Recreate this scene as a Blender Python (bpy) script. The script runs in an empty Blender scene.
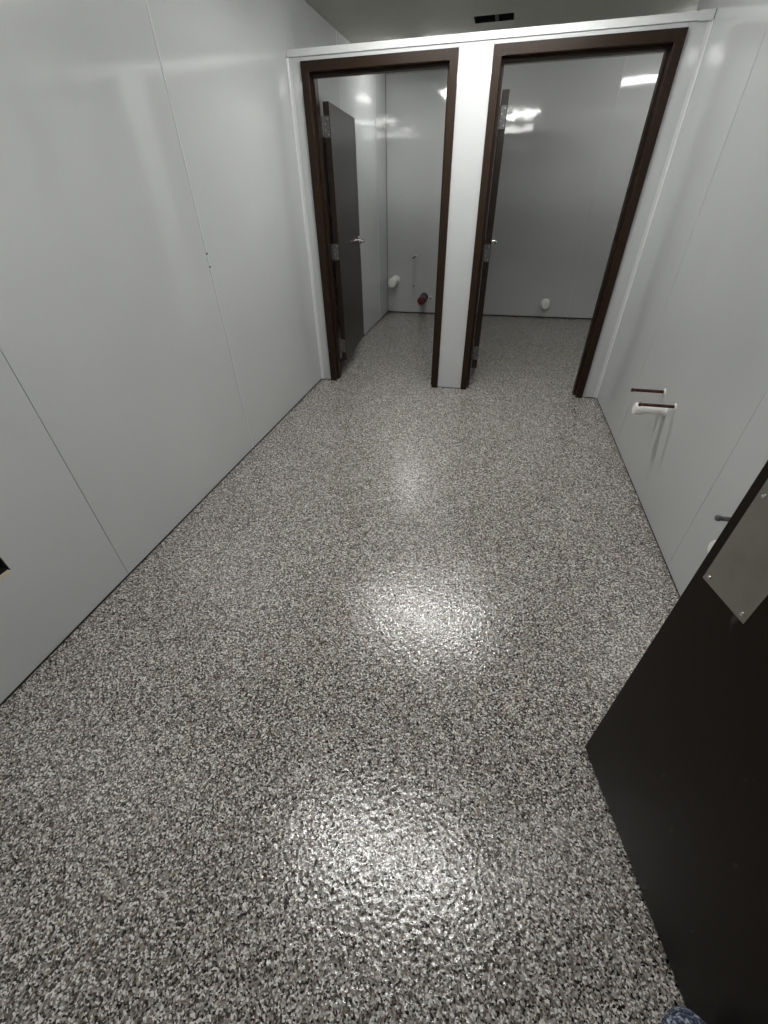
import bpy, bmesh, math, random
from mathutils import Vector, Matrix
random.seed(7)
S = bpy.context.scene
COL = S.collection

# ------------------------------------------------------------------ camera
CAM = Vector((1.5048, -3.6594, 1.414))
YAW, PITCH, ROLL, FPX = 0.2477, 0.6607, -0.0221, 412.78
cy, sy, cp, sp = math.cos(YAW), math.sin(YAW), math.cos(PITCH), math.sin(PITCH)
fwd = Vector((-sy*cp, cy*cp, -sp)); rgt = Vector((cy, sy, 0)); upv = rgt.cross(fwd)
r2 = rgt*math.cos(ROLL) + upv*math.sin(ROLL)
u2 = -rgt*math.sin(ROLL) + upv*math.cos(ROLL)
cd = bpy.data.cameras.new('camera')
cd.sensor_fit = 'VERTICAL'; cd.sensor_height = 24.0; cd.sensor_width = 18.0
cd.lens = FPX/1024*24.0; cd.clip_start = 0.02
cam = bpy.data.objects.new('camera', cd); COL.objects.link(cam)
M = Matrix.Identity(4)
for i in range(3):
    M[i][0] = r2[i]; M[i][1] = u2[i]; M[i][2] = -fwd[i]; M[i][3] = CAM[i]
cam.matrix_world = M
S.camera = cam

# ------------------------------------------------------------------ world, exposure
w = bpy.data.worlds.new('world'); S.world = w; w.use_nodes = True
w.node_tree.nodes['Background'].inputs[0].default_value = (0.75, 0.8, 0.85, 1)
w.node_tree.nodes['Background'].inputs[1].default_value = 0.05
S.view_settings.view_transform = 'Standard'; S.view_settings.look = 'None'
S.view_settings.exposure = 0.25; S.view_settings.gamma = 1.0
S.view_settings.use_curve_mapping = False
LAMP = {'front': 27.0, 'mid': 37.0, 'stall': 28.0, 'wide': 25.0}     # diffuser emission of each fixture

# ------------------------------------------------------------------ materials
def mat(name):
    m = bpy.data.materials.new(name); m.use_nodes = True
    return m, m.node_tree, m.node_tree.nodes['Principled BSDF']
def N(t, k, **kw):
    n = t.nodes.new(k)
    for a, v in kw.items():
        if hasattr(n, a): setattr(n, a, v)
        else: n.inputs[a.replace('_', ' ')].default_value = v
    return n
def simple(name, col, rough, metal=0.0, var=0.06, scale=30.0, bump=0.0, bscale=200.0, spec=0.5):
    m, t, b = mat(name)
    tc = N(t, 'ShaderNodeTexCoord')
    nz = N(t, 'ShaderNodeTexNoise'); nz.inputs['Scale'].default_value = scale; nz.inputs['Detail'].default_value = 4
    t.links.new(tc.outputs['Object'], nz.inputs['Vector'])
    rp = N(t, 'ShaderNodeValToRGB')
    rp.color_ramp.elements[0].position = 0.3; rp.color_ramp.elements[1].position = 0.7
    rp.color_ramp.elements[0].color = tuple(c*(1-var) for c in col)+(1,)
    rp.color_ramp.elements[1].color = tuple(min(1, c*(1+var)) for c in col)+(1,)
    t.links.new(nz.outputs['Fac'], rp.inputs['Fac'])
    t.links.new(rp.outputs['Color'], b.inputs['Base Color'])
    b.inputs['Roughness'].default_value = rough; b.inputs['Metallic'].default_value = metal
    b.inputs['Specular IOR Level'].default_value = spec
    if bump > 0:
        n2 = N(t, 'ShaderNodeTexNoise'); n2.inputs['Scale'].default_value = bscale
        t.links.new(tc.outputs['Object'], n2.inputs['Vector'])
        bp = N(t, 'ShaderNodeBump'); bp.inputs['Strength'].default_value = bump; bp.inputs['Distance'].default_value = 0.001
        t.links.new(n2.outputs['Fac'], bp.inputs['Height']); t.links.new(bp.outputs['Normal'], b.inputs['Normal'])
    return m

def make_frp(name, col, rough, wav):
    # glossy fibreglass wall panel: faint mottling, slow waviness, fine pebble
    m, t, b = mat(name)
    g = N(t, 'ShaderNodeNewGeometry')
    n1 = N(t, 'ShaderNodeTexNoise'); n1.inputs['Scale'].default_value = 1.6; n1.inputs['Detail'].default_value = 3
    t.links.new(g.outputs['Position'], n1.inputs['Vector'])
    rp = N(t, 'ShaderNodeValToRGB')
    rp.color_ramp.elements[0].position = 0.3; rp.color_ramp.elements[1].position = 0.7
    rp.color_ramp.elements[0].color = tuple(c*0.97 for c in col)+(1,); rp.color_ramp.elements[1].color = tuple(c*1.03 for c in col)+(1,)
    t.links.new(n1.outputs['Fac'], rp.inputs['Fac']); t.links.new(rp.outputs['Color'], b.inputs['Base Color'])
    nw = N(t, 'ShaderNodeTexNoise'); nw.inputs['Scale'].default_value = 4.5; nw.inputs['Detail'].default_value = 1
    t.links.new(g.outputs['Position'], nw.inputs['Vector'])
    nf = N(t, 'ShaderNodeTexNoise'); nf.inputs['Scale'].default_value = 28; nf.inputs['Detail'].default_value = 2
    t.links.new(g.outputs['Position'], nf.inputs['Vector'])
    b1 = N(t, 'ShaderNodeBump'); b1.inputs['Strength'].default_value = 1.0; b1.inputs['Distance'].default_value = wav
    b2 = N(t, 'ShaderNodeBump'); b2.inputs['Strength'].default_value = 1.0; b2.inputs['Distance'].default_value = 0.0003
    t.links.new(nw.outputs['Fac'], b1.inputs['Height']); t.links.new(nf.outputs['Fac'], b2.inputs['Height'])
    t.links.new(b1.outputs['Normal'], b2.inputs['Normal']); t.links.new(b2.outputs['Normal'], b.inputs['Normal'])
    b.inputs['Roughness'].default_value = rough
    b.inputs['Specular IOR Level'].default_value = 0.65
    return m

def make_flake():
    # epoxy floor broadcast with vinyl chips under a glossy, slightly orange-peeled clear coat
    m, t, b = mat('flake_floor')
    g = N(t, 'ShaderNodeNewGeometry')
    dn = N(t, 'ShaderNodeTexNoise'); dn.inputs['Scale'].default_value = 320; dn.inputs['Detail'].default_value = 1
    t.links.new(g.outputs['Position'], dn.inputs['Vector'])
    sc = N(t, 'ShaderNodeVectorMath', operation='SCALE'); sc.inputs['Scale'].default_value = 0.004
    t.links.new(dn.outputs['Color'], sc.inputs[0])
    ad = N(t, 'ShaderNodeVectorMath', operation='ADD')
    t.links.new(g.outputs['Position'], ad.inputs[0]); t.links.new(sc.outputs[0], ad.inputs[1])
    vo = N(t, 'ShaderNodeTexVoronoi'); vo.inputs['Scale'].default_value = 245; vo.inputs['Randomness'].default_value = 1
    t.links.new(ad.outputs[0], vo.inputs['Vector'])
    sep = N(t, 'ShaderNodeSeparateColor'); t.links.new(vo.outputs['Color'], sep.inputs[0])
    rp = N(t, 'ShaderNodeValToRGB'); cr = rp.color_ramp; cr.interpolation = 'CONSTANT'
    stops = [(0.0, (0.010, 0.010, 0.010)), (0.11, (0.055, 0.048, 0.040)), (0.23, (0.130, 0.118, 0.102)),
             (0.40, (0.260, 0.247, 0.222)), (0.58, (0.22, 0.175, 0.135)), (0.66, (0.41, 0.395, 0.360)), (0.85, (0.72, 0.705, 0.66))]
    while len(cr.elements) < len(stops): cr.elements.new(0.5)
    for e, (p, c) in zip(cr.elements, stops): e.position = p; e.color = c+(1,)
    t.links.new(sep.outputs[0], rp.inputs['Fac'])
    # soft drift of the mix across the room
    n2 = N(t, 'ShaderNodeTexNoise'); n2.inputs['Scale'].default_value = 2.5; n2.inputs['Detail'].default_value = 3
    t.links.new(g.outputs['Position'], n2.inputs['Vector'])
    mr = N(t, 'ShaderNodeMapRange'); mr.inputs['To Min'].default_value = 0.88; mr.inputs['To Max'].default_value = 1.12
    t.links.new(n2.outputs['Fac'], mr.inputs['Value'])
    mx = N(t, 'ShaderNodeVectorMath', operation='SCALE')
    t.links.new(rp.outputs['Color'], mx.inputs[0]); t.links.new(mr.outputs[0], mx.inputs['Scale'])
    t.links.new(mx.outputs[0], b.inputs['Base Color'])
    v2 = N(t, 'ShaderNodeTexVoronoi', feature='SMOOTH_F1'); v2.inputs['Scale'].default_value = 92
    t.links.new(ad.outputs[0], v2.inputs['Vector'])
    bp = N(t, 'ShaderNodeBump'); bp.inputs['Strength'].default_value = 0.75; bp.inputs['Distance'].default_value = 0.0020
    t.links.new(v2.outputs['Distance'], bp.inputs['Height']); t.links.new(bp.outputs['Normal'], b.inputs['Normal'])
    b.inputs['Roughness'].default_value = 0.085
    b.inputs['Specular IOR Level'].default_value = 0.6
    return m

def emit(name, col, strength):
    m, t, b = mat(name)
    b.inputs['Base Color'].default_value = (0.8, 0.8, 0.8, 1)
    b.inputs['Emission Color'].default_value = col+(1,); b.inputs['Emission Strength'].default_value = strength
    return m

def make_shoe():
    m, t, b = mat('mottled_knit')
    tc = N(t, 'ShaderNodeTexCoord')
    n = N(t, 'ShaderNodeTexNoise'); n.inputs['Scale'].default_value = 150; n.inputs['Detail'].default_value = 3
    t.links.new(tc.outputs['Object'], n.inputs['Vector'])
    rp = N(t, 'ShaderNodeValToRGB'); cr = rp.color_ramp
    cr.elements[0].position = 0.40; cr.elements[0].color = (0.012, 0.018, 0.035, 1)
    cr.elements[1].position = 0.66; cr.elements[1].color = (0.50, 0.54, 0.58, 1)
    e = cr.elements.new(0.52); e.color = (0.07, 0.10, 0.17, 1)
    t.links.new(n.outputs['Fac'], rp.inputs['Fac']); t.links.new(rp.outputs['Color'], b.inputs['Base Color'])
    b.inputs['Roughness'].default_value = 0.7
    return m

FRP = make_frp('grey_wall_panel', (0.510, 0.523, 0.523), 0.085, 0.0010)
FRPB = make_frp('grey_back_panel', (0.510, 0.523, 0.523), 0.06, 0.0022)
TRIM = simple('grey_trim', (0.60, 0.61, 0.61), 0.28, var=0.02)
DARK = simple('wall_substrate', (0.022, 0.019, 0.016), 0.9, var=0.3)
FLOOR = make_flake()
CEIL = simple('ceiling_paint', (0.56, 0.56, 0.51), 0.85, var=0.03, scale=8, bump=0.2, bscale=300)
BRONZE = simple('bronze_paint', (0.020, 0.0110, 0.0058), 0.42, var=0.12, scale=25, bump=0.10, bscale=260, spec=0.22)
LEAFM = simple('door_brown', (0.0155, 0.0098, 0.0066), 0.32, var=0.10, scale=18, bump=0.10, bscale=260, spec=0.30)
def make_scuffed():
    m, t, b = mat('scuffed_brown')
    g = N(t, 'ShaderNodeTexCoord')
    mp = N(t, 'ShaderNodeMapping'); mp.inputs['Scale'].default_value = (1.0, 3.2, 1.2); mp.inputs['Rotation'].default_value = (0.6, 0, 0)
    t.links.new(g.outputs['Object'], mp.inputs['Vector'])
    n = N(t, 'ShaderNodeTexNoise'); n.inputs['Scale'].default_value = 9; n.inputs['Detail'].default_value = 2
    t.links.new(mp.outputs['Vector'], n.inputs['Vector'])
    rp = N(t, 'ShaderNodeValToRGB'); cr = rp.color_ramp
    cr.elements[0].position = 0.71; cr.elements[0].color = (0.0105, 0.0062, 0.0036, 1)
    cr.elements[1].position = 0.80; cr.elements[1].color = (0.055, 0.050, 0.044, 1)
    t.links.new(n.outputs['Fac'], rp.inputs['Fac']); t.links.new(rp.outputs['Color'], b.inputs['Base Color'])
    b.inputs['Roughness'].default_value = 0.34; b.inputs['Specular IOR Level'].default_value = 0.2
    return m
SCUFF = make_scuffed()
STEEL = simple('brushed_steel', (0.40, 0.385, 0.345), 0.34, metal=1.0, var=0.08, scale=14)
CHROME = simple('satin_chrome', (0.72, 0.71, 0.69), 0.22, metal=1.0, var=0.03)
HINGE = simple('hinge_steel', (0.115, 0.116, 0.116), 0.42, metal=0.5, var=0.30, scale=60)
PVC = simple('white_pvc', (0.80, 0.80, 0.77), 0.35, var=0.03)
COPPER = simple('aged_copper', (0.11, 0.055, 0.035), 0.40, metal=0.85, var=0.35, scale=60)
BLACKPIPE = simple('black_pipe', (0.02, 0.02, 0.02), 0.4)
REDCAP = simple('red_plug', (0.12, 0.008, 0.008), 0.45)
VENTBLK = simple('vent_black', (0.006, 0.006, 0.006), 0.8)
WOOD = simple('raw_wood_edge', (0.62, 0.52, 0.38), 0.7, var=0.15, scale=50)
WHITE = simple('white_enamel', (0.75, 0.75, 0.73), 0.4, var=0.02)
KNIT = make_shoe()
RUBBER = simple('black_rubber', (0.012, 0.012, 0.014), 0.6)
LACE = simple('navy_lace', (0.03, 0.04, 0.07), 0.8)

# ------------------------------------------------------------------ mesh helpers
class MB:
    """collects shapes in world coordinates; build() links them as ONE mesh object"""
    def __init__(s): s.bm = bmesh.new()
    def box(s, x0, x1, y0, y1, z0, z1):
        v = [s.bm.verts.new(c) for c in ((x0,y0,z0),(x1,y0,z0),(x1,y1,z0),(x0,y1,z0),(x0,y0,z1),(x1,y0,z1),(x1,y1,z1),(x0,y1,z1))]
        for f in ((0,3,2,1),(4,5,6,7),(0,1,5,4),(1,2,6,5),(2,3,7,6),(3,0,4,7)): s.bm.faces.new([v[i] for i in f])
        return s
    def obox(s, o, d, n, l0, l1, t0, t1, z0, z1):
        """box along plan direction d, thickness along plan normal n, from plan origin o"""
        P = lambda l, t, z: (o[0]+d[0]*l+n[0]*t, o[1]+d[1]*l+n[1]*t, z)
        v = [s.bm.verts.new(c) for c in (P(l0,t0,z0),P(l1,t0,z0),P(l1,t1,z0),P(l0,t1,z0),P(l0,t0,z1),P(l1,t0,z1),P(l1,t1,z1),P(l0,t1,z1))]
        for f in ((0,3,2,1),(4,5,6,7),(0,1,5,4),(1,2,6,5),(2,3,7,6),(3,0,4,7)): s.bm.faces.new([v[i] for i in f])
        return s
    def prism(s, pts, z0, z1, axis='z'):
        def P(p, h):
            return {'z': (p[0], p[1], h), 'x': (h, p[0], p[1]), 'y': (p[0], h, p[1])}[axis]
        a = [s.bm.verts.new(P(p, z0)) for p in pts]; b = [s.bm.verts.new(P(p, z1)) for p in pts]
        n = len(pts)
        s.bm.faces.new(a[::-1]); s.bm.faces.new(b)
        for i in range(n): s.bm.faces.new((a[i], a[(i+1) % n], b[(i+1) % n], b[i]))
        return s
    def lathe(s, o, ax, prof, seg=24):
        """profile [(distance along axis, radius)] revolved about axis ax from o"""
        o = Vector(o); ax = Vector(ax).normalized()
        e1 = ax.orthogonal().normalized(); e2 = ax.cross(e1)
        rings = []
        for h, r in prof:
            if r < 1e-6: rings.append([s.bm.verts.new(o+ax*h)])
            else: rings.append([s.bm.verts.new(o+ax*h+(e1*math.cos(2*math.pi*k/seg)+e2*math.sin(2*math.pi*k/seg))*r) for k in range(seg)])
        for a, b in zip(rings[:-1], rings[1:]):
            for k in range(seg):
                k2 = (k+1) % seg
                if len(a) == 1 and len(b) == 1: continue
                if len(a) == 1: s.bm.faces.new((a[0], b[k], b[k2]))
                elif len(b) == 1: s.bm.faces.new((a[k], b[0], a[k2]))
                else: s.bm.faces.new((a[k], b[k], b[k2], a[k2]))
        return s
    def tube(s, pts, r, seg=10):
        pts = [Vector(p) for p in pts]; rings = []
        for i, p in enumerate(pts):
            d = (pts[min(i+1, len(pts)-1)]-pts[max(i-1, 0)]).normalized()
            e1 = d.cross(Vector((0, 0, 1)))
            if e1.length < 1e-3: e1 = d.cross(Vector((1, 0, 0)))
            e1.normalize(); e2 = d.cross(e1)
            rr = r[i] if isinstance(r, (list, tuple)) else r
            rings.append([s.bm.verts.new(p+(e1*math.cos(2*math.pi*k/seg)+e2*math.sin(2*math.pi*k/seg))*rr) for k in range(seg)])
        for a, b in zip(rings[:-1], rings[1:]):
            for k in range(seg): s.bm.faces.new((a[k], a[(k+1) % seg], b[(k+1) % seg], b[k]))
        s.bm.faces.new(rings[0][::-1]); s.bm.faces.new(rings[-1])
        return s
WORLD = {}
def build(self, name, m, parent=None, bevel=0.0, smooth=False):
    # children keep vertex coordinates relative to the origin of their thing
    bm = self.bm
    if not bm.faces: raise ValueError(name)
    bmesh.ops.recalc_face_normals(bm, faces=bm.faces)
    if parent is None:
        xs = [v.co for v in bm.verts]
        lo = [min(c[i] for c in xs) for i in range(3)]; hi = [max(c[i] for c in xs) for i in range(3)]
        origin = Vector(((lo[0]+hi[0])/2, (lo[1]+hi[1])/2, lo[2]))
    else: origin = WORLD[parent]
    for v in bm.verts: v.co -= origin
    me = bpy.data.meshes.new(name); bm.to_mesh(me); bm.free(); me.materials.append(m)
    if smooth:
        for p in me.polygons: p.use_smooth = True
        me.set_sharp_from_angle(angle=math.radians(38))
    o = bpy.data.objects.new(name, me); COL.objects.link(o)
    if parent is None: o.location = origin
    else: o.parent = parent
    WORLD[o] = origin
    if bevel > 0:
        md = o.modifiers.new('bevel', 'BEVEL'); md.width = bevel; md.segments = 2; md.limit_method = 'ANGLE'
    return o
MB.build = build
def thing(name, loc, label, cat, group=None, kind=None):
    o = bpy.data.objects.new(name, None); COL.objects.link(o); o.location = loc; o.empty_display_size = 0.1
    WORLD[o] = Vector(loc); tag(o, label, cat, group, kind); return o
def tag(o, label=None, cat=None, group=None, kind=None):
    if label: o['label'] = label
    if cat: o['category'] = cat
    if group: o['group'] = group
    if kind: o['kind'] = kind
    return o
def holed(mb, axis, p0, p1, u0, u1, z0, z1, hole):
    """slab between p0..p1 on axis ('x' or 'z'), with a rectangular hole (a0,a1,b0,b1)"""
    a0, a1, b0, b1 = hole
    def bx(ua, ub, za, zb):
        if axis == 'x': mb.box(p0, p1, ua, ub, za, zb)
        else: mb.box(ua, ub, za, zb, p0, p1)
    bx(u0, a0, z0, z1); bx(a1, u1, z0, z1); bx(a0, a1, z0, b0); bx(a0, a1, b1, z1)
    return mb

# ------------------------------------------------------------------ dimensions (metres; x across, y into the stalls, z up)
W = 2.447                       # room width; left wall at x=0
YF = -3.90                      # wall with the entrance door
YB = 2.80                       # back wall of the stalls
XS = 3.70                       # far side of the wide stall
YR = 0.42                       # where the right wall turns the corner behind the partition
HC = 2.44
HT = 2.139                      # top of the partition
PT = 0.135                      # partition thickness
A1, A2, B1, B2 = 0.0914, 1.1049, 1.3119, 2.3337   # outer edges of the two stall frames
HF = 2.083
GAP = 0.016                     # open joint under the panels

# ------------------------------------------------------------------ floor and ceiling
tag(MB().box(-0.12, XS+0.12, -5.4, YB+0.12, -0.06, 0).build('floor', FLOOR),
    'glossy epoxy floor with grey, white, brown and black flakes', 'floor', kind='structure')
VX0, VX1, VY0, VY1 = 1.078, 1.374, 1.12, 1.305
cl = holed(MB(), 'z', HC, HC+0.1, -0.12, XS+0.12, YF-0.12, YB+0.12, (VX0, VX1, VY0, VY1)).build('ceiling', CEIL)
tag(cl, 'plain matte off-white ceiling above the stalls', 'ceiling', kind='structure')

# ------------------------------------------------------------------ walls with their panels
def panel_run(wall, axis, face, side, seams, z1, m=FRP, hole=None, t=0.004, bars=True, only=None):
    """panels standing on the face plane; side=+1 when the room lies on the + side"""
    for a, b in zip(seams[:-1], seams[1:]):
        mb = MB(); p0, p1 = sorted((face-side*t, face))
        a_, b_ = a+0.0012, b-0.0012
        if axis == 'x':
            if hole and a < hole[0] < b: holed(mb, 'x', p0, p1, a_, b_, GAP, z1, hole)
            else: mb.box(p0, p1, a_, b_, GAP, z1)
        else: mb.box(a_, b_, p0, p1, GAP, z1)
        mb.build('wall_panel', m, wall)
    if bars:
        for sx in seams[1:-1]:
            if only is not None and sx not in only: continue
            p0, p1 = sorted((face+side*0.0002, face+side*0.0022))
            w_ = 0.0042
            mb = MB()
            for e in (-1, 1):                      # the two lips of the joint strip with a dark slit between
                q0, q1 = sorted((sx+e*0.0008, sx+e*(0.0008+w_)))
                if axis == 'x': mb.box(p0, p1, q0, q1, GAP, z1)
                else: mb.box(q0, q1, p0, p1, GAP, z1)
            mb.build('division_bar', TRIM, wall)

HOLE = (-3.090, -2.986, 0.398, 0.512)
wl = holed(MB(), 'x', -0.11, -0.006, YF, YB+0.12, 0, HC, HOLE).build('wall_left', DARK)
tag(wl, 'long left wall of glossy light grey panels running into the stall', 'wall', kind='structure')
panel_run(wl, 'x', 0.0, 1, [YF, -2.6286, -1.3964, -0.001], HC-0.002, hole=HOLE, only=(-1.3964,))
panel_run(wl, 'x', 0.0, 1, [PT+0.001, 1.08, 2.30, YB-0.006], HC-0.002, FRPB)
for y, z in ((-1.3964, 1.17), (-1.3964, 1.11)):
    MB().lathe((0.0022, y, z), (1, 0, 0), [(0, 0.0055), (0.0015, 0.005), (0.0028, 0.0)], 12).build('rivet', DARK, wl, smooth=True)

wr = MB().box(W+0.006, W+0.13, YF, YR-0.006, 0, HC).build('wall_right', DARK)
tag(wr, 'right wall of glossy light grey panels with the sink pipes', 'wall', kind='structure')
panel_run(wr, 'x', W, -1, [YF, -3.256, -2.0339, -0.001], HC-0.002, only=())
MB().box(-0.004, 0.0, -0.001, PT+0.001, HT+0.004, HC-0.002).build('wall_panel', FRP, wl)
MB().box(W, W+0.004, -0.001, PT+0.001, HT+0.004, HC-0.002).build('wall_panel', FRP, wr)
MB().box(W-0.0016, W-0.0002, -0.8164, -0.8114, GAP, HC-0.002).build('division_bar', FRP, wr)
panel_run(wr, 'x', W, -1, [PT+0.001, YR], HC-0.002, bars=False)

wn = MB().box(W+0.132, XS, YR-0.12, YR-0.006, 0, HC).build('wall_return', DARK)
tag(wn, 'short return wall behind the right wall, facing the wide stall', 'wall', kind='structure')
panel_run(wn, 'y', YR, 1, [W+0.0005, XS-0.006], HC-0.002, bars=False)

wb = MB().box(-0.004, XS, YB+0.006, YB+0.12, 0, HC).build('wall_back', DARK)
tag(wb, 'back wall of the stalls in glossy grey panels', 'wall', kind='structure')
panel_run(wb, 'y', YB, -1, [0.002, 1.22], HC-0.002, FRPB, bars=False)
panel_run(wb, 'y', YB, -1, [1.26, 2.4816, XS-0.006], HC-0.002, FRPB)

ws = MB().box(XS+0.006, XS+0.12, YR, YB+0.12, 0, HC).build('wall_stall', DARK)
tag(ws, 'far side wall of the wide stall in grey panels', 'wall', kind='structure')
panel_run(ws, 'x', XS, -1, [YR+0.006, 1.6, YB-0.006], HC-0.002)

# low wall between the two stalls
wd = MB().box(1.226, 1.254, PT+0.002, YB-0.006, 0, HT-0.03).build('wall_divider', DARK)
tag(wd, 'low grey dividing wall between the two stalls', 'wall', kind='structure')
panel_run(wd, 'x', 1.222, -1, [PT+0.002, 1.36, YB-0.006], HT-0.03, bars=False)
panel_run(wd, 'x', 1.258, 1, [PT+0.002, 1.36, YB-0.006], HT-0.03, bars=False)
MB().box(1.214, 1.266, PT+0.012, YB-0.006, HT-0.03, HT).build('cap_trim', TRIM, wd)

# partition with the two stall doorways
wm = MB()
core = [(0.002, A1-0.001), (A2+0.001, B1-0.001), (B2+0.001, W-0.002)]
for x0, x1 in core: wm.box(x0, x1, 0.006, PT-0.006, 0, HT-0.006)
for x0, x1 in ((A1-0.001, A2+0.001), (B1-0.001, B2+0.001)): wm.box(x0, x1, 0.006, PT-0.006, HF+0.001, HT-0.006)
wm = wm.build('wall_partition', DARK)
tag(wm, 'low grey partition wall with two brown-framed doorways into the stalls', 'wall', kind='structure')
ZB = HT-0.034
for x0, x1 in core:
    MB().box(x0, x1, 0.0, 0.004, GAP*0.5, ZB).build('wall_panel', FRP, wm)
    MB().box(x0, x1, PT-0.004, PT, GAP*0.5, ZB).build('wall_panel', FRP, wm)
for x0, x1 in ((A1, A2), (B1, B2)):
    MB().box(x0, x1, 0.0, 0.004, HF+0.001, ZB).build('header_panel', FRP, wm)
    MB().box(x0, x1, PT-0.004, PT, HF+0.001, ZB).build('header_panel', FRP, wm)
# top cap: a U channel over the partition
MB().prism([(-0.008, ZB), (-0.008, HT-0.003), (-0.005, HT), (PT+0.005, HT), (PT+0.008, HT-0.003), (PT+0.008, ZB), (PT+0.0004, ZB),
            (PT+0.0004, HT-0.005), (-0.0004, HT-0.005), (-0.0004, ZB)], 0.002, W-0.016, 'x').build('cap_trim', TRIM, wm)
MB().prism([(-0.011, ZB-0.004), (-0.011, HT+0.001), (-0.008, HT+0.003), (PT+0.009, HT+0.003), (PT+0.011, HT+0.001), (PT+0.011, ZB-0.004), (PT+0.0085, ZB-0.004),
            (PT+0.0085, HT+0.0005), (-0.0085, HT+0.0005), (-0.0085, ZB-0.004)], W-0.075, W-0.0045, 'x').build('cap_end', TRIM, wm)
# inside corner trims
for sx, x in ((1, 0.0), (-1, W)):
    MB().prism([(x+sx*0.0005, -0.0005), (x+sx*0.0005, -0.024), (x+sx*0.003, -0.024), (x+sx*0.0035, -0.008), (x+sx*0.008, -0.0035),
                (x+sx*0.022, -0.003), (x+sx*0.022, -0.0005)], GAP*0.5, ZB-0.002).build('corner_trim', TRIM, wm, smooth=False)

# wall with the entrance, behind the viewer
EX0, EX1, EH = 1.215, 2.268, 2.10
wf = MB().box(-0.11, EX0-0.001, YF-0.12, YF-0.006, 0, HC).box(EX1+0.001, W+0.13, YF-0.12, YF-0.006, 0, HC).box(EX0-0.001, EX1+0.001, YF-0.12, YF-0.006, EH+0.001, HC).build('wall_front', DARK)
tag(wf, 'wall around the entrance doorway, grey panels', 'wall', kind='structure')
for x0, x1, z0 in ((0.004, EX0-0.001, GAP), (EX1+0.001, W-0.006, GAP), (EX0-0.001, EX1+0.001, EH+0.001)):
    MB().box(x0, x1, YF-0.004, YF, z0, HC-0.002).build('wall_panel', FRP, wf)

# ------------------------------------------------------------------ stall doors
FW, FD0, FD1 = 0.051, -0.014, 0.152
def jamb(x, s, parent, z1, y0=FD0, y1=FD1, st=0.058, fw=FW):
    """hollow-metal jamb; x outer edge, s=+1 when the opening lies towards +x"""
    pts = [(0, y0), (fw-0.003, y0), (fw, y0+0.003), (fw, y0+st), (fw+0.015, y0+st), (fw+0.015, y1-0.050), (fw, y1-0.050), (fw, y1), (0, y1)]
    return MB().prism([(x+s*a, b) for a, b in pts], 0, z1).build('jamb', BRONZE, parent)
def head(x0, x1, z, parent, y0=FD0, y1=FD1, st=0.058, fw=FW):
    pts = [(y0, 0), (y0, -fw+0.003), (y0+0.003, -fw), (y0+st, -fw), (y0+st, -fw-0.015), (y1-0.050, -fw-0.015), (y1-0.050, -fw), (y1, -fw), (y1, 0)]
    return MB().prism([(a, z+b) for a, b in pts], x0+fw+0.0152, x1-fw-0.0152, 'x').build('head', BRONZE, parent)
def head_full(x0, x1, z, parent, y0=FD0, y1=FD1, fw=FW):
    # the corners above the two jambs
    pts = [(y0, 0), (y0, -fw), (y1, -fw), (y1, 0)]
    for a, b in ((x0, x0+fw+0.015), (x1-fw-0.015, x1)):
        MB().prism([(p, z+q) for p, q in pts], a, b, 'x').build('frame_corner', BRONZE, parent)

def hinge(parent, o, d, n, z, jx, s):
    """butt hinge: a plate on the leaf's hinge edge, a plate on the jamb, the knuckle between them"""
    h = 0.114
    mb = MB()
    mb.obox(o, d, n, -0.0026, -0.0004, 0.004, 0.044, z-h/2, z+h/2)
    c = (o[0]+n[0]*0.052-d[0]*0.004, o[1]+n[1]*0.052-d[1]*0.004)
    for k in range(5):
        z0 = z-h/2+k*h/5
        mb.lathe((c[0], c[1], z0+0.0006), (0, 0, 1), [(0, 0), (0, 0.0066), (h/5-0.0012, 0.0066), (h/5-0.0012, 0)], 12)
    hb = mb.build('hinge', HINGE, parent, smooth=True)
    for k, (tt, zz) in enumerate(((0.014, -0.042), (0.034, -0.016), (0.034, 0.016), (0.014, 0.042))):
        p = (o[0]+n[0]*tt-d[0]*0.0026, o[1]+n[1]*tt-d[1]*0.0026, z+zz)
        MB().lathe(p, (-d[0], -d[1], 0), [(0, 0.0042), (0.0010, 0.0034), (0.0012, 0)], 10).build('screw', STEEL, hb, smooth=True)
    MB().box(*sorted((jx, jx+s*0.0022)), 0.108, 0.150, z-h/2, z+h/2).build('hinge_plate', HINGE, parent)

def lever(parent, o, d, n, l, z, face_t, side):
    """lever set on one face of a leaf; the lever points back to the hinge"""
    P = lambda a, t, zz: Vector((o[0]+d[0]*a+n[0]*t, o[1]+d[1]*a+n[1]*t, zz))
    ax = Vector((n[0]*side, n[1]*side, 0))
    mb = MB().lathe(P(l, face_t, z), ax, [(0, 0), (0, 0.036), (0.007, 0.036), (0.013, 0.030), (0.014, 0.014), (0.050, 0.013), (0.050, 0.0)], 24)
    pts = [P(l+0.006, face_t+side*0.050, z), P(l-0.012, face_t+side*0.054, z), P(l-0.05, face_t+side*0.056, z-0.001), P(l-0.10, face_t+side*0.054, z-0.003), P(l-0.118, face_t+side*0.046, z-0.004)]
    mb.tube(pts, [0.013, 0.0135, 0.012, 0.011, 0.009], 12)
    return mb.build('lever_handle', CHROME, parent, smooth=True)

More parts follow.
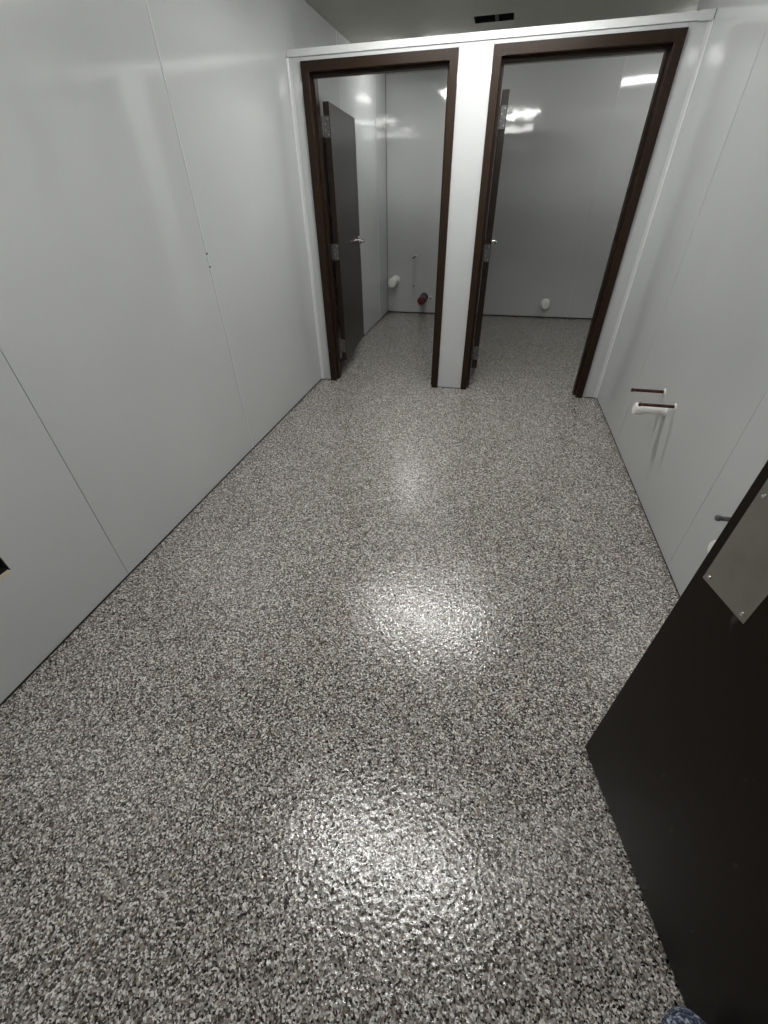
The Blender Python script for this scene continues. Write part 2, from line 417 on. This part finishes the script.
def stall_door(name, x0, x1, o, d, label):
    n = (-d[1], d[0])                                     # towards the left wall
    t = thing(name, ((x0+x1)/2, 0.07, 0), label, 'door', kind='structure')
    jamb(x0, 1, t, HF-FW); jamb(x1, -1, t, HF-FW); head(x0, x1, HF, t); head_full(x0, x1, HF, t)
    Z0, Z1, L = 0.142, 1.914, 0.873
    MB().obox(o, d, n, 0, L, 0, 0.044, Z0, Z1).build('leaf', LEAFM, t, bevel=0.0015)
    for z in (0.272, 1.022, 1.784): hinge(t, o, d, n, z, x0+FW, 1)
    lever(t, o, d, n, L-0.066, 1.035, 0.0, -1)
    lever(t, o, d, n, L-0.066, 1.035, 0.044, 1)
    MB().obox(o, d, n, L, L+0.0012, 0.009, 0.035, 0.98, 1.09).build('latch_plate', CHROME, t)
    MB().obox(o, d, n, L+0.0012, L+0.011, 0.015, 0.029, 1.025, 1.045).build('latch_bolt', CHROME, t)
    return t
def unit(a, b): 
    l = math.hypot(a, b); return (a/l, b/l)
stall_door('door_1', A1, A2, (0.206, 0.160), unit(-0.070, 0.87), 'open dark brown stall door swung against the left wall, with its frame')
stall_door('door_2', B1, B2, (1.428, 0.160), unit(-0.034, 0.87), 'wide open brown stall door seen edge-on, with its frame beside the right wall')

# ------------------------------------------------------------------ entrance door in the foreground
dd = unit(0.272, -1.0)                       # from the free edge back to the hinge
FE = (1.966, -2.956)                                     # free edge, viewer's face
nn = (-dd[1], dd[0])                                     # away from the viewer, towards the right wall
ed = thing('door_3', (2.1737, -3.87, 0), 'dark brown entrance door standing open in the foreground with a steel push plate', 'door', kind='structure')
MB().obox(FE, dd, nn, 0, 0.908, 0, 0.044, 0.012, 2.035).build('leaf', SCUFF, ed, bevel=0.0015)
pp = MB().obox(FE, dd, nn, 0.0195, 0.130, -0.0014, -0.0001, 0.808, 1.214).build('push_plate', STEEL, ed, bevel=0.0006)
for a in (0.031, 0.118):
    for z in (0.821, 1.011, 1.201):
        c = Vector((FE[0]+dd[0]*a-nn[0]*0.0014, FE[1]+dd[1]*a-nn[1]*0.0014, z))
        MB().lathe(c, (-nn[0], -nn[1], 0), [(0, 0.0042), (0.0014, 0.0036), (0.0022, 0.0015), (0.0022, 0)], 12).build('screw', CHROME, pp, smooth=True)
for z in (0.25, 1.02, 1.80):
    mb = MB().obox(FE, dd, nn, 0.9084, 0.9106, 0.0, 0.040, z-0.057, z+0.057)
    mb.lathe((FE[0]+dd[0]*0.914-nn[0]*0.006, FE[1]+dd[1]*0.914-nn[1]*0.006, z-0.057), (0, 0, 1), [(0, 0), (0, 0.0066), (0.114, 0.0066), (0.114, 0)], 12)
    mb.build('hinge', HINGE, ed, smooth=True)
for x, s in ((EX0, 1), (EX1, -1)):
    pts = [(0, YF-0.135), (FW, YF-0.135), (FW, YF-0.085), (FW+0.015, YF-0.085), (FW+0.015, YF-0.045), (FW, YF-0.045), (FW, YF+0.014), (0, YF+0.014)]
    MB().prism([(x+s*a, b) for a, b in pts], 0, EH-FW).build('jamb', BRONZE, ed)
MB().box(EX0, EX1, YF-0.135, YF+0.014, EH-FW, EH).build('head', BRONZE, ed)

# ------------------------------------------------------------------ sink supply and drain stubs on the right wall
def copper_stub(x, y, z, label, L=0.163, ax=(-1, 0, 0), group='copper pipe stubs for the sinks', pm=None):
    a = Vector(ax)
    t = thing('copper_pipe_stub', (x, y, z), label, 'pipe', group)
    MB().lathe((x, y, z), a, [(0, 0), (0, 0.008), (L-0.018, 0.008), (L-0.012, 0.0075), (L-0.010, 0.0055), (L-0.002, 0.0055), (L-0.002, 0)], 14).build('pipe', pm or COPPER, t, smooth=True)
    MB().lathe(Vector((x, y, z))+a*(L-0.011), a, [(0, 0.0094), (0.002, 0.0102), (0.009, 0.0102), (0.0115, 0.0078), (0.012, 0)], 14).build('end_cap', pm or COPPER, t, smooth=True)
    MB().lathe((x, y, z), a, [(0.0003, 0.0085), (0.0003, 0.019), (0.002, 0.0165), (0.005, 0.0115), (0.006, 0.0085)], 16).build('sealant_ring', PVC, t, smooth=True)
    return t
def pvc_stub(x, y, z, r, L, ax, label, name='pvc_drain_stub', pm=None, cm=None, grp='white plastic drain stubs'):
    a = Vector(ax); pm = pm or PVC; cm = cm or PVC
    t = thing(name, (x, y, z), label, 'pipe', grp)
    cr = r*(1.5 if r < 0.03 else 1.2); cl_ = max(0.036, r*0.9)
    MB().lathe((x, y, z), a, [(0, 0), (0, r), (L-0.006, r), (L-0.006, 0)], 28).build('pipe', pm, t, smooth=True)
    MB().lathe(Vector((x, y, z))+a*(L-cl_), a, [(0, r*1.005), (0, cr), (cl_*0.72, cr), (cl_*0.93, cr*0.90), (cl_, cr*0.70), (cl_+0.0015, 0)], 28).build('end_cap', cm, t, smooth=True)
    MB().lathe((x, y, z), a, [(0.0003, r*1.01), (0.0003, r*1.30), (0.003, r*1.18), (0.005, r*1.01)], 28).build('sealant_ring', cm if cm is PVC else pm, t, smooth=True)
    return t
XW = W-0.0004
copper_stub(XW, -1.256, 0.547, 'dark copper pipe stub on the right wall, the one nearest the brown doorway')
copper_stub(XW, -1.444, 0.544, 'dark copper pipe stub just above and in front of the white capped sink drain', L=0.165)
pvc_stub(XW, -1.356, 0.484, 0.0215, 0.152, (-1, 0, 0), 'white capped plastic drain stub between the two copper stubs on the right wall')
copper_stub(XW, -2.386, 0.552, 'dark pipe stub poking out beside the edge of the open entrance door', L=0.145, pm=HINGE)
pvc_stub(XW, -2.462, 0.480, 0.0215, 0.152, (-1, 0, 0), 'white capped drain stub half hidden by the edge of the entrance door')

# ------------------------------------------------------------------ toilet rough-ins on the back wall
YW = YB-0.0004
pvc_stub(0.122, YW, 0.424, 0.047, 0.27, (0, -1, 0), 'white capped plastic pipe on the back wall near the left corner of the narrow stall', grp='capped pipes on the back wall')
pvc_stub(2.178, YW, 0.180, 0.046, 0.10, (0, -1, 0), 'round white pipe cap low on the back wall of the wide stall', grp='capped pipes on the back wall')
pvc_stub(0.530, YW, 0.214, 0.044, 0.27, (0, -1, 0), 'black drain pipe with a red plug low on the back wall', name='plugged_drain_pipe', pm=BLACKPIPE, cm=REDCAP, grp='capped pipes on the back wall')
copper_stub(0.397, YW, 0.713, 'dark copper stub high on the back wall of the narrow stall', L=0.22, ax=(0, -1, 0), group='small stubs on the back wall')
copper_stub(0.388, YW, 0.364, 'tiny pipe stub below the higher copper stub in the narrow stall', L=0.05, ax=(0, -1, 0), group='small stubs on the back wall')
copper_stub(0.629, YW, 0.215, 'tiny pipe stub right of the red drain plug', L=0.10, ax=(0, -1, 0), group='small stubs on the back wall')

# ------------------------------------------------------------------ ceiling vent slot
v = thing('ceiling_vent', ((VX0+VX1)/2, (VY0+VY1)/2, HC), 'black rectangular vent slot in the ceiling above the partition', 'vent')
mb = MB()
mb.box(VX0, VX1, VY0, VY0+0.004, HC+0.002, HC+0.09).box(VX0, VX1, VY1-0.004, VY1, HC+0.002, HC+0.09)
mb.box(VX0, VX0+0.004, VY0+0.004, VY1-0.004, HC+0.002, HC+0.09).box(VX1-0.004, VX1, VY0+0.004, VY1-0.004, HC+0.002, HC+0.09)
mb.box(VX0, VX1, VY0, VY1, HC+0.09, HC+0.096)
mb.build('duct_box', VENTBLK, v)
MB().box(VX0+0.155, VX0+0.182, VY0+0.004, VY1-0.004, HC+0.003, HC+0.012).build('cross_bar', simple('vent_grey', (0.05, 0.05, 0.05), 0.7), v)
for k in range(3):
    y = VY0+0.022+k*0.024
    MB().box(VX0+0.004, VX1-0.004, y, y+0.003, HC+0.016, HC+0.036).build('vane', VENTBLK, v)

# ------------------------------------------------------------------ open electrical box in the left wall
b = thing('outlet_box', (-0.03, (HOLE[0]+HOLE[1])/2, HOLE[2]), 'empty recessed outlet box opening low in the left wall', 'outlet box')
e = 0.0025
mb = MB()
y0, y1, z0, z1 = HOLE[0]+0.001, HOLE[1]-0.001, HOLE[2]+0.006, HOLE[3]-0.001
mb.box(-0.075, -0.012, y0, y0+e, z0, z1).box(-0.075, -0.012, y1-e, y1, z0, z1)
mb.box(-0.075, -0.012, y0+e, y1-e, z0, z0+e).box(-0.075, -0.012, y0+e, y1-e, z1-e, z1).box(-0.078, -0.075, y0, y1, z0, z1)
mb.build('box_shell', VENTBLK, b)
MB().box(-0.030, 0.0008, HOLE[0]+0.001, HOLE[1]-0.001, HOLE[2]+0.0005, HOLE[2]+0.0045).build('cut_edge', WOOD, b)

# ------------------------------------------------------------------ ceiling lights
def ceiling_light(cx, cy_, L, wd_, strength, label, axis='x'):
    """surface-mounted tube light lying along the given axis"""
    t = thing('ceiling_light', (cx, cy_, HC), label, 'light', 'fluorescent ceiling lights')
    c, m0 = (cy_, cx) if axis == 'x' else (cx, cy_)          # across, along
    MB().prism([(c-wd_/2, HC), (c-wd_/2, HC-0.022), (c+wd_/2, HC-0.022), (c+wd_/2, HC)], m0-L/2, m0+L/2, axis).build('housing', WHITE, t)
    hw = wd_/2-0.006
    prof = [(c-hw, HC-0.0222)]
    for k in range(9):
        a = math.pi*k/8
        prof.append((c-hw*math.cos(a), HC-0.040-0.028*math.sin(a)**0.8))
    prof.append((c+hw, HC-0.0222))
    MB().prism(prof, m0-L/2+0.016, m0+L/2-0.016, axis).build('diffuser', emit('tube_light_%s' % str(strength), (1.0, 0.995, 0.975), strength), t, smooth=True)
    for s in (-1, 1):
        xx = m0+s*(L/2-0.008)
        MB().prism([(c-wd_/2, HC-0.0222), (c-wd_/2, HC-0.05), (c-wd_/4, HC-0.071), (c+wd_/4, HC-0.071), (c+wd_/2, HC-0.05), (c+wd_/2, HC-0.0222)],
                   xx-0.0078, xx+0.0078, axis).build('end_cap', WHITE, t)
    return t
ceiling_light(1.26, -2.86, 1.22, 0.16, LAMP['front'], 'long tube light on the ceiling over the middle of the front room')
ceiling_light(1.22, -0.66, 1.22, 0.16, LAMP['mid'], 'long tube light on the ceiling just in front of the partition')
ceiling_light(0.55, 1.86, 0.64, 0.11, LAMP['stall'], 'short tube light on the ceiling of the narrow stall', 'y')
ceiling_light(3.08, 1.76, 0.92, 0.075, LAMP['wide'], 'tube light on the ceiling of the wide stall')

# ------------------------------------------------------------------ shoe beside the entrance door
def sneaker(tx, ty, ang, tilt, label):
    ca, sa = math.cos(ang), math.sin(ang)
    L = 0.29
    heel = Vector((tx+L*sa, ty-L*ca, 0))
    t = thing('sneaker', heel, label, 'shoe')
    R = Matrix.Translation(heel) @ Matrix.Rotation(tilt, 4, Vector((ca, sa, 0))) @ Matrix.Translation(-heel)
    def tilted(mb):                      # the foot rocks back on its heel
        bmesh.ops.transform(mb.bm, matrix=R, verts=mb.bm.verts); return mb
    def P(a, s, z):                      # a: metres back from the toe, s: sideways
        return Vector((tx+s*ca+a*sa, ty+s*sa-a*ca, z))
    def halfw(u):
        return 0.046*min(1, (max(u, 0)/0.10)**0.5)*(1-0.20*max(0, min(1, (u-0.35)/0.3)))*(1 if u < 0.86 else math.sqrt(max(0.0, 1-((u-0.86)/0.145)**2)))
    def high(u):
        return 0.058+0.012*min(1, u/0.2)+0.055*max(0, min(1, (u-0.2)/0.4))
    def loft(us, wf, z0f, z1f, seg=14, flat=0.55):
        mb = MB(); rings = []
        for u in us:
            r = []
            for k in range(seg+1):
                a = math.pi*k/seg
                c, s_ = math.cos(a), math.sin(a)
                x = wf(u)*math.copysign(abs(c)**flat, c); z = z0f(u)+(z1f(u)-z0f(u))*(s_**0.75 if s_ > 0 else 0)
                r.append(mb.bm.verts.new(P(u*L, x, z)))
            rings.append(r)
        for a, b_ in zip(rings[:-1], rings[1:]):
            for k in range(seg): mb.bm.faces.new((a[k], a[k+1], b_[k+1], b_[k]))
            mb.bm.faces.new((a[0], b_[0], b_[seg], a[seg]))
        mb.bm.faces.new(rings[0][::-1]); mb.bm.faces.new(rings[-1])
        return mb
    out = []
    for k in range(40):
        u = 0.5-0.5*math.cos(math.pi*(k+0.5)/40)
        out.append(u)
    side = [P(u*L, halfw(u), 0) for u in out]+[P(u*L, -halfw(u), 0) for u in reversed(out)]
    tilted(MB().prism([(c.x, c.y) for c in side], 0.0, 0.024)).build('sole', KNIT, t, bevel=0.004)
    ts = [0.02, 0.035, 0.05, 0.07, 0.09]
    tilted(loft(ts, lambda u: halfw(u)*0.97, lambda u: 0.0245, lambda u: 0.030+0.036*min(1, (u/0.15)**0.5))).build('toe_cap', KNIT, t, smooth=True)
    vs = [0.0905, 0.12, 0.15, 0.20, 0.27, 0.34, 0.42, 0.50, 0.58]
    tilted(loft(vs, lambda u: halfw(u)*0.95, lambda u: 0.0245, lambda u: 0.030+0.036*min(1, (u/0.15)**0.5)+0.048*min(1, max(0, (u-0.15)/0.43)))).build('vamp', RUBBER, t, smooth=True)
    hs = [0.581, 0.65, 0.72, 0.80, 0.88, 0.95, 0.985]
    tilted(loft(hs, lambda u: halfw(u)*0.94, lambda u: 0.0245, lambda u: 0.088+0.006*(u-0.58))).build('heel_counter', KNIT, t, smooth=True)
    for k in range(4):
        u = 0.26+k*0.075; z = 0.066+0.050*min(1, (u-0.15)/0.43)
        tilted(MB().tube([P(u*L, -0.024, z-0.004), P(u*L+0.004, -0.010, z+0.003), P(u*L+0.004, 0.010, z+0.003), P(u*L, 0.024, z-0.004)], 0.0034, 8)).build('lace', LACE, t, smooth=True)
    return t
sneaker(2.062, -3.463, 0.05, 0.32, 'dark blue mottled shoe with raised toe at the foot of the entrance door')
